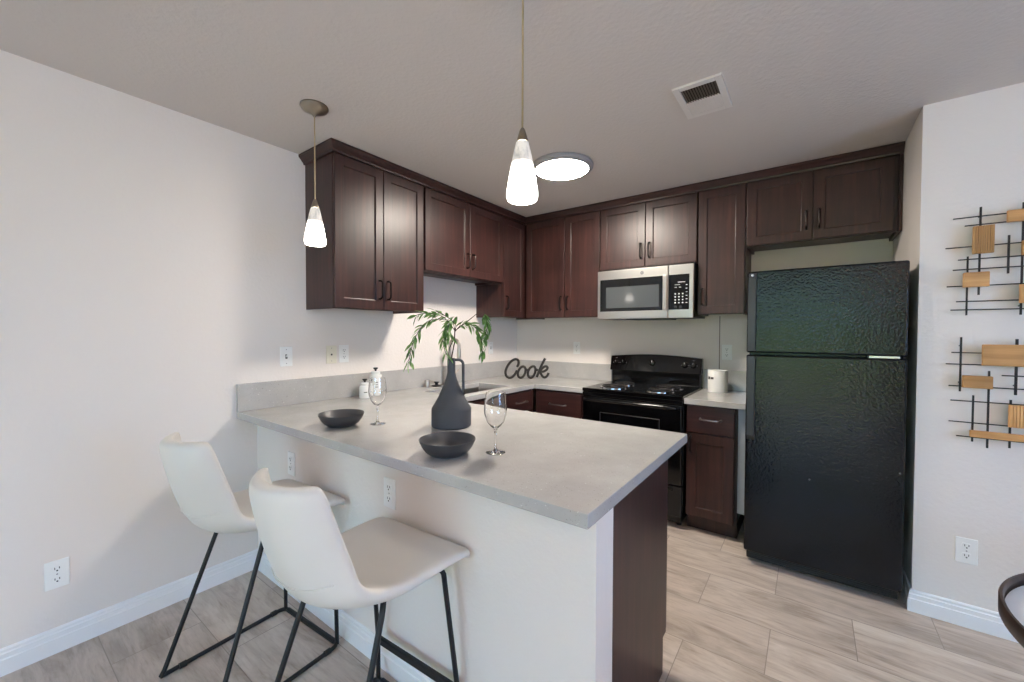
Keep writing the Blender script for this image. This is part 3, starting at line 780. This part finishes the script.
# ------------------------------------------------------------------ bar stools (local: sitter faces +y)
ST = [(0.254, 0.602, 0.205, 0.0), (0.268, 0.630, 0.220, 0.0), (0.242, 0.650, 0.224, 0.0), (0.16, 0.653, 0.219, 0.003), (0.06, 0.646, 0.214, 0.010),
      (-0.04, 0.640, 0.205, 0.024), (-0.118, 0.645, 0.189, 0.044), (-0.168, 0.670, 0.174, 0.062), (-0.200, 0.716, 0.163, 0.076),
      (-0.222, 0.780, 0.156, 0.078), (-0.241, 0.850, 0.151, 0.074), (-0.255, 0.920, 0.146, 0.068), (-0.260, 0.958, 0.139, 0.062), (-0.261, 0.974, 0.122, 0.056)]
def shell_point(i, u):
    y, z, w, c = ST[i]; n = len(ST)
    a = Vector((0, *ST[max(i-1, 0)][:2])); b = Vector((0, *ST[min(i+1, n-1)][:2]))
    t = (b-a).normalized(); nv = Vector((0, t.z, -t.y))   # towards the sitter
    if (i < 6 and nv.z < 0) or (i >= 6 and nv.y < 0): nv = -nv
    p = Vector((u*w, y, z)) + nv*c*abs(u)**2.2
    on = (-nv + Vector((1, 0, 0))*u*abs(u)*min(0.9, c*11)).normalized()
    th = (0.046 if i < 5 else 0.050 if i < 8 else 0.040)*(1-0.30*abs(u)**4)*(0.75 if i in (0, n-1) else 1)
    return p, p + on*th
def stool_shell():
    bm = new(); nu = 10; n = len(ST); inner, outer = [], []
    for i in range(n):
        pr = [shell_point(i, -1+2*k/nu) for k in range(nu+1)]
        inner.append([bm.verts.new(p) for p, q_ in pr]); outer.append([bm.verts.new(q_) for p, q_ in pr])
    for i in range(n-1):
        for k in range(nu):
            bm.faces.new((inner[i][k], inner[i][k+1], inner[i+1][k+1], inner[i+1][k]))
            bm.faces.new((outer[i][k], outer[i+1][k], outer[i+1][k+1], outer[i][k+1]))
        for k in (0, nu): bm.faces.new((inner[i][k], inner[i+1][k], outer[i+1][k], outer[i][k]))
    for i in (0, n-1):
        for k in range(nu): bm.faces.new((inner[i][k], outer[i][k], outer[i][k+1], inner[i][k+1]))
    return bm
def stool(label, loc, rz):
    r = thing('bar_stool', label, 'stool', loc, rz, 'white bar stools at the counter')
    sh_ = obj('seat_shell', stool_shell(), 'leather', r, smooth=True, sub=2); sh_.location = (0.018, 0.004, 0)
    # seam across the base of the back
    bm = new(); pts = [shell_point(8, -0.80+1.60*k/20)[1] for k in range(21)]
    tube(bm, smoothpath(pts, 2), 0.0018, 6); sm_ = obj('seam', bm, 'leather', r, smooth=True); sm_.location = (0.018, 0.004, 0)
    bm = new(); box(bm, -0.13, 0.13, -0.02, 0.02, 0.590, 0.598); box(bm, -0.13, 0.13, 0.13, 0.16, 0.590, 0.604); obj('mounting_plate', bm, 'blackm', r)
    rad = 0.0085
    for s in (-1, 1):
        xs = s*0.218; xt = s*0.138
        bm = new(); tube(bm, [(xs, -0.238, rad), (s*0.214, -0.228, 0.030), (s*0.172, -0.045, 0.565)] + arc((s*0.172, -0.045, 0.565), (s*0.170, -0.038, 0.592), (xt, -0.01, 0.594), 4)[1:], rad, 10); obj('leg', bm, 'blackm', r, smooth=True)
        bm = new(); tube(bm, [(s*0.205, 0.236, rad), (s*0.203, 0.234, 0.17), (s*0.182, 0.190, 0.572)] + arc((s*0.182, 0.190, 0.572), (s*0.180, 0.186, 0.594), (xt, 0.16, 0.596), 4)[1:], rad, 10); obj('leg', bm, 'blackm', r, smooth=True)
        bm = new(); tube(bm, [(xt, -0.01, 0.594), (xt, 0.16, 0.596)], rad, 10); obj('seat_rail', bm, 'blackm', r, smooth=True)
        bm = new(); tube(bm, [(xs, -0.240, rad), (s*0.215, 0.205, rad)] + arc((s*0.215, 0.205, rad), (s*0.213, 0.236, rad), (s*0.185, 0.238, rad), 5)[1:], rad, 10); rn = obj('floor_runner', bm, 'blackm', r, smooth=True)
        for yy in (-0.17, 0.185):
            bm = new(); tube(bm, [(s*0.215, yy-0.012, rad+0.001), (s*0.215, yy+0.012, rad+0.001)], 0.0115, 10); obj('glide', bm, 'bplastic', rn, smooth=True)
    bm = new(); box(bm, -0.196, 0.196, 0.226, 0.242, 0.155, 0.182); obj('footrest', bm, 'blackm', r, 0.004)
    bm = new(); box(bm, -0.190, 0.190, 0.228, 0.246, 0.0005, 0.018); obj('cross_bar', bm, 'blackm', r, 0.005)
    return r
stool('white bar stool with black sled legs nearest the left wall', (0.728, 0.696, 0), R(3.5))
stool('white bar stool with black sled legs, front one nearest the counter end', (1.428, 0.715, 0), R(2.5))

# ------------------------------------------------------------------ things on the worktop
def bowl(label, x, y):
    bm = new()
    lathe(bm, [(0, 0), (0.052, 0), (0.060, 0.002), (0.078, 0.014), (0.091, 0.031), (0.1005, 0.052), (0.102, 0.057), (0.1005, 0.0585), (0.098, 0.057), (0.087, 0.034), (0.073, 0.018), (0.055, 0.009), (0, 0.006)], 48, (0, 0, 0))
    o = obj('bowl', bm, 'bowl', None, smooth=True); o.location = (x, y, 0.9102)
    tag(o, label, 'bowl', 'black bowls on the breakfast bar')
bowl('matte black bowl on the bar at the left, beside a wine glass', 0.760, 1.065)
bowl('matte black bowl on the bar in front of the charcoal vase', 1.490, 1.040)
def glass(label, x, y):
    bm = new()
    lathe(bm, [(0, 0.0005), (0.034, 0.0005), (0.036, 0.002), (0.030, 0.004), (0.010, 0.008), (0.0048, 0.016), (0.0042, 0.05), (0.0045, 0.082), (0.0075, 0.090), (0.018, 0.097), (0.032, 0.115), (0.040, 0.140), (0.0425, 0.160), (0.040, 0.190), (0.0355, 0.222),
               (0.0345, 0.2225), (0.0338, 0.222), (0.0383, 0.190), (0.0408, 0.160), (0.0384, 0.141), (0.0305, 0.117), (0.017, 0.100), (0.006, 0.095), (0, 0.0945)], 48)
    o = obj('wine_glass', bm, 'glass', None, smooth=True); o.location = (x, y, 0.9102)
    tag(o, label, 'glass', 'stemmed wine glasses on the breakfast bar')
glass('clear stemmed wine glass on the bar next to the left bowl, before white jars', 0.874, 1.183)
glass('clear stemmed wine glass on the bar right of the front bowl', 1.618, 1.158)

VX, VY = 1.180, 1.372
r = thing('vase', 'matte charcoal bottle vase with slim side handle on the bar', 'vase', (VX, VY, 0.9102))
bm = new(); lathe(bm, [(0, 0), (0.088, 0), (0.093, 0.004), (0.093, 0.080), (0.091, 0.088), (0.078, 0.108), (0.058, 0.145), (0.038, 0.19), (0.025, 0.225), (0.0195, 0.25), (0.0185, 0.318), (0.0165, 0.320), (0.0150, 0.318), (0.0150, 0.25), (0.02, 0.22), (0.02, 0.05), (0, 0.05)], 48); obj('body', bm, 'vase', r, smooth=True)
bm = new(); hd = Vector((0.806, 0.592, 0))
def hp(d, z): p = hd*d; return (p.x, p.y, z)
tube(bm, [hp(0.012, 0.312)] + arc(hp(0.030, 0.312), hp(0.056, 0.312), hp(0.056, 0.285), 5) + [hp(0.056, 0.20)] + arc(hp(0.056, 0.14), hp(0.056, 0.118), hp(0.052, 0.108), 4) + [hp(0.050, 0.100), hp(0.048, 0.092)], 0.0068, 10)
obj('handle', bm, 'vase', r, smooth=True)

# greenery: stem and drooping sprigs; U = sideways, T = towards the room
r = thing('greenery_spray', 'drooping green leafy spray standing in the charcoal vase', 'plant', (VX, VY, 1.2302))
U = Vector((0.806, 0.592, 0)); T = Vector((0.592, -0.806, 0)); K = 0.00474
def gp(px, py, dep): return U*((px-450.5)*K) + T*dep + Vector((0, 0, (360-py)*K))
bm = new(); tube(bm, [Vector((-0.004, 0, -0.10)), gp(451, 358, 0), gp(453.5, 345, 0), gp(454, 330, 0)], 0.003, 7, rads=[0.003, 0.003, 0.003, 0.0022]); obj('stem', bm, 'stem', r, smooth=True)
bm = new(); tube(bm, [Vector((0.006, 0.004, -0.06)), gp(448, 356, 0.01), gp(449, 350, 0.01), gp(453.5, 340, 0.0)], 0.0022, 6); obj('stem', bm, 'stem', r, smooth=True)
bm = new(); tube(bm, [gp(454, 333, 0), gp(463, 326, -0.01), gp(475, 316, -0.02)], 0.0018, 6); obj('stem', bm, 'stem', r, smooth=True)
def leaf(bm, p, d, L, w, roll):
    d = d.normalized(); s = d.cross(Vector((0, 0, 1)))
    s = s.normalized() if s.length > 0.05 else Vector((1, 0, 0))
    s = Matrix.Rotation(roll, 3, d) @ s; n = s.cross(d)
    secs = [(0.0, 0.12), (0.25, 0.8), (0.5, 1.0), (0.78, 0.62), (1.0, 0.0)]
    rows = []
    for t, ww in secs:
        c = p + d*(L*t) + n*(-0.18*L*t*t)
        if ww == 0: rows.append([bm.verts.new(c)])
        else: rows.append([bm.verts.new(c - s*w*ww*0.5 + n*w*0.12*ww), bm.verts.new(c), bm.verts.new(c + s*w*ww*0.5 + n*w*0.12*ww)])
    for a, b in zip(rows, rows[1:]):
        if len(b) == 1:
            bm.faces.new((a[0], a[1], b[0])); bm.faces.new((a[1], a[2], b[0]))
        else:
            for k in (0, 1): bm.faces.new((a[k], a[k+1], b[k+1], b[k]))
def sprig(pts, nl, L=0.05, w=0.0165, start=0.15):
    path = smoothpath([gp(*p) for p in pts], 8)
    bm = new(); tube(bm, path, 0.0014, 5)
    s = obj('sprig', bm, 'stem', r, smooth=True)
    bm = new()
    nl = int(nl*1.35)
    for i in range(nl):
        t = start + (1-start)*(i+0.5)/nl
        f_ = t*(len(path)-1); k = min(int(f_), len(path)-2)
        p = path[k].lerp(path[k+1], f_-k); d = (path[k+1]-path[k]).normalized()
        az = (i % 2)*math.pi + random.uniform(-0.9, 0.9)
        side = Matrix.Rotation(az, 3, d) @ d.orthogonal().normalized()
        dd = d*random.uniform(0.5, 1.0) + side*random.uniform(0.35, 0.8) + Vector((0, 0, -0.25))
        leaf(bm, p, dd, L*random.uniform(0.7, 1.15), w*random.uniform(0.8, 1.15), random.uniform(-0.8, 0.8))
    leaf(bm, path[-1], (path[-1]-path[-3]), L, w, 0)
    bmesh.ops.solidify(bm, geom=bm.faces[:], thickness=0.0005)
    obj('leaves', bm, 'leaf', s)
sprig([(454, 333, 0), (446, 322, 0.01), (436, 317, 0.02), (425, 316, 0.03), (417, 318, 0.035)], 15)
sprig([(446, 322, 0.01), (434, 322, 0.04), (424, 329, 0.06), (418, 340, 0.07), (414, 352, 0.075), (412, 364, 0.075)], 22, start=0.1)
sprig([(454, 332, 0), (448, 328, 0.03), (445, 336, 0.06), (445, 346, 0.07), (448, 356, 0.07)], 17)
sprig([(454, 334, 0), (452, 324, 0.0), (447, 320, -0.02), (440, 316, -0.03), (434, 313, -0.03)], 10)
sprig([(454, 334, 0), (460, 328, 0.02), (468, 326, 0.035), (476, 331, 0.04), (481, 342, 0.04), (482, 354, 0.04)], 20)
sprig([(475, 316, -0.02), (481, 315, -0.01), (485, 320, 0.0), (486, 330, 0.0), (483, 341, 0.0)], 17, start=0.3)
sprig([(454, 334, 0), (456, 327, 0.04), (452, 324, 0.07), (450, 332, 0.09), (452, 338, 0.09)], 12)

def jar(label, x, y, rr, h, nk, tall):
    r = thing('lidded_jar', label, 'jar', (x, y, 0.9102), 0, 'white jars with black knobs')
    bm = new(); lathe(bm, [(0, 0), (rr-0.003, 0), (rr, 0.003), (rr, h-0.012), (rr-0.004, h-0.003), (rr*0.6, h), (0, h)], 36); obj('body', bm, 'ceramic', r, smooth=True)
    bm = new(); lathe(bm, [(0, h+0.0003), (nk, h+0.0003), (nk, h+0.016), (nk*0.8, h+0.02), (0, h+0.02)], 28); ld = obj('lid', bm, 'ceramic', r, smooth=True)
    z = h+0.0203
    bm = new(); lathe(bm, [(0, z), (0.006, z), (0.006, z+0.008), (0.016, z+0.018), (0.015, z+0.024), (0, z+0.026)], 20); obj('knob', bm, 'bplastic', ld, smooth=True)
    bm = new(); aim = math.atan2(-y, 2.543-x)+0.12
    for k, ww in enumerate((0.30, 0.22, 0.30)[:3 if tall else 1]):
        zz = h*(0.66 if tall else 0.5)-0.016*k
        tube(bm, [((rr+0.0002)*math.cos(aim+a_), (rr+0.0002)*math.sin(aim+a_), zz) for a_ in (-ww, -ww/2, 0, ww/2, ww)], 0.0028, 6)
    obj('label_print', bm, 'markdark', r)
jar('small white lidded jar with black knob by the left backsplash', 0.147, 1.600, 0.036, 0.085, 0.026, False)
jar('taller white lidded jar with black knob, seen through the wine glass', 0.150, 1.682, 0.042, 0.155, 0.03, True)

r = thing('canister', 'white cylindrical canister on the short worktop beside the range', 'canister', (1.985, 3.375, 0.9102))
bm = new(); lathe(bm, [(0, 0), (0.065, 0), (0.067, 0.002), (0.067, 0.160), (0.065, 0.164), (0.062, 0.164), (0.061, 0.16), (0.061, 0.02), (0, 0.02)], 48); obj('body', bm, 'canister', r, smooth=True)
bm = new(); lathe(bm, [(0, 0.152), (0.0605, 0.152), (0.0605, 0.158), (0, 0.16)], 40); obj('lid', bm, 'canister', r, smooth=True)
bm = new(); a0 = math.atan2(-3.375, 2.543-1.985)
for (s0, s1, z0, z1) in ((-1.22, -0.84, 0.096, 0.117), (-0.76, -0.42, 0.098, 0.114)):
    A_ = [[bm.verts.new((0.0676*math.cos(a0+s0+(s1-s0)*k/6), 0.0676*math.sin(a0+s0+(s1-s0)*k/6), z)) for k in range(7)] for z in (z0, z1)]
    for k in range(6): bm.faces.new((A_[0][k], A_[0][k+1], A_[1][k+1], A_[1][k]))
obj('label_print', bm, 'markdark', r)

# "Cook" in brush lettering, standing across the corner
SK = 0.000626
def lt(*pts): return [(((x-480)*SK), 0, (492-y)*SK) for x, y in pts]
bm = new()
def stroke(pts, rad=0.0120): tube(bm, smoothpath(lt(*pts), 6), rad, 10, flat=1.0)
stroke([(330, 325), (352, 275), (345, 222), (300, 207), (240, 240), (185, 310), (155, 390), (165, 455), (205, 487), (255, 478), (300, 430), (330, 375)])
stroke([(462, 362), (445, 325), (410, 318), (370, 350), (345, 410), (350, 465), (385, 487), (425, 465), (455, 410), (462, 362), (490, 375)])
stroke([(612, 362), (597, 322), (560, 318), (520, 350), (495, 410), (503, 465), (538, 487), (575, 465), (605, 410), (612, 362), (645, 375)])
stroke([(757, 192), (725, 255), (690, 330), (655, 410), (632, 480)], 0.0125)
stroke([(655, 420), (700, 360), (750, 318), (790, 322), (785, 360), (735, 392), (690, 400), (710, 455), (745, 482), (785, 465), (812, 415)])
o = obj('cook_sign', bm, 'sign', None, smooth=True)
o.location = (0.372, 3.195, 0.9195); o.rotation_euler = (0, 0, R(38))
tag(o, 'dark cursive Cook sign standing on the worktop in the back corner', 'sign')

# ------------------------------------------------------------------ wall art
def art(label, loc, hor, ver, blocks):
    r = thing('wall_art', label, 'wall art', loc, 0, 'metal and wood wall art')
    ox, oz = loc[0], loc[2]
    for x0, x1, z in hor:
        bm = new(); tube(bm, [(x0-ox, -0.0285, z-oz), (x1-ox, -0.0285, z-oz)], 0.0026, 8); obj('rod', bm, 'blackm', r)
    for x, z0, z1, w in ver:
        bm = new(); box(bm, x-ox-w, x-ox+w, -0.0262, -0.0215, z0-oz, z1-oz); obj('bar', bm, 'blackm', r)
    # stand-offs to the wall
    for x, z0, z1, w in ver[:2]:
        for z in (z0+0.04, z1-0.04):
            bm = new(); tube(bm, [(x-ox, -0.0215, z-oz), (x-ox, -0.0002, z-oz)], 0.003, 8); obj('spacer', bm, 'blackm', r)
    for x0, x1, z0, z1, ribs, mt in blocks:
        bm = new()
        if ribs:
            n = ribs
            for k in range(n):
                a = x0+(x1-x0)*k/n; b = x0+(x1-x0)*(k+1)/n
                box(bm, a-ox+0.0008, b-ox-0.0008, -0.052, -0.046, z0-oz, z1-oz)
            box(bm, x0-ox, x1-ox, -0.046, -0.034, z0-oz, z1-oz)
            obj('wood_block', bm, mt, r, 0.001)
        else:
            box(bm, x0-ox, x1-ox, -0.052, -0.034, z0-oz, z1-oz); obj('wood_block', bm, mt, r, 0.003)
art('upper black metal rod wall art with small oak blocks, on right wall', (3.35, 2.74, 1.68),
    [(3.063, 3.55, 1.878), (3.100, 3.45, 1.841), (3.041, 3.60, 1.746), (3.082, 3.5, 1.689), (3.066, 3.62, 1.644), (3.048, 3.55, 1.569), (3.079, 3.62, 1.499), (3.062, 3.58, 1.461)],
    [(3.149, 1.527, 1.920, 0.0034), (3.273, 1.435, 1.918, 0.0034), (3.234, 1.616, 1.783, 0.0034), (3.113, 1.436, 1.703, 0.003), (3.45, 1.46, 1.90, 0.005)],
    [(3.123, 3.187, 1.710, 1.832, 9, 'oakv'), (3.096, 3.176, 1.562, 1.628, 0, 'oak'), (3.222, 3.33, 1.835, 1.886, 0, 'oak'), (3.266, 3.36, 1.69, 1.752, 0, 'oak'), (3.264, 3.34, 1.485, 1.565, 8, 'oakv')])
art('lower black metal rod wall art with long oak blocks, on right wall', (3.35, 2.74, 1.09),
    [(3.068, 3.5, 1.266), (3.051, 3.6, 1.213), (3.062, 3.62, 1.113), (3.223, 3.55, 1.169), (3.069, 3.55, 1.046), (3.065, 3.6, 0.949), (3.09, 3.6, 0.884)],
    [(3.099, 1.088, 1.337, 0.0034), (3.265, 1.086, 1.330, 0.0042), (3.187, 0.841, 1.187, 0.0034), (3.141, 0.863, 1.074, 0.0032), (3.252, 0.852, 1.064, 0.0034)],
    [(3.160, 3.42, 1.211, 1.305, 0, 'oak'), (3.102, 3.194, 1.108, 1.164, 0, 'oak'), (3.243, 3.36, 0.947, 1.044, 12, 'oakv'), (3.129, 3.42, 0.888, 0.918, 0, 'oak')])

# ------------------------------------------------------------------ round table at the right edge
r = thing('round_table', 'round table with white top and thin dark raised rim at right edge', 'table', (3.30, 1.42, 0))
ZT_ = 0.715; RR = 0.385
bm = new(); lathe(bm, [(RR-0.010, ZT_-0.042), (RR-0.003, ZT_-0.042), (RR, ZT_-0.038), (RR, ZT_-0.003), (RR-0.002, ZT_), (RR-0.007, ZT_), (RR-0.009, ZT_-0.003), (RR-0.010, ZT_-0.012)], 96); obj('rim', bm, 'tablewood', r, smooth=True)
bm = new(); lathe(bm, [(0, ZT_-0.038), (RR-0.0102, ZT_-0.038), (RR-0.0102, ZT_-0.026), (0, ZT_-0.026)], 96); obj('table_top', bm, 'tabletop', r)
bm = new(); lathe(bm, [(0, ZT_-0.0385), (0.20, ZT_-0.055), (0.06, ZT_-0.085), (0.035, ZT_-0.15), (0.03, 0.30), (0.04, 0.10), (0.10, 0.04), (0.22, 0.018), (0.23, 0.0), (0, 0)], 48); obj('pedestal', bm, 'tablewood', r, smooth=True)
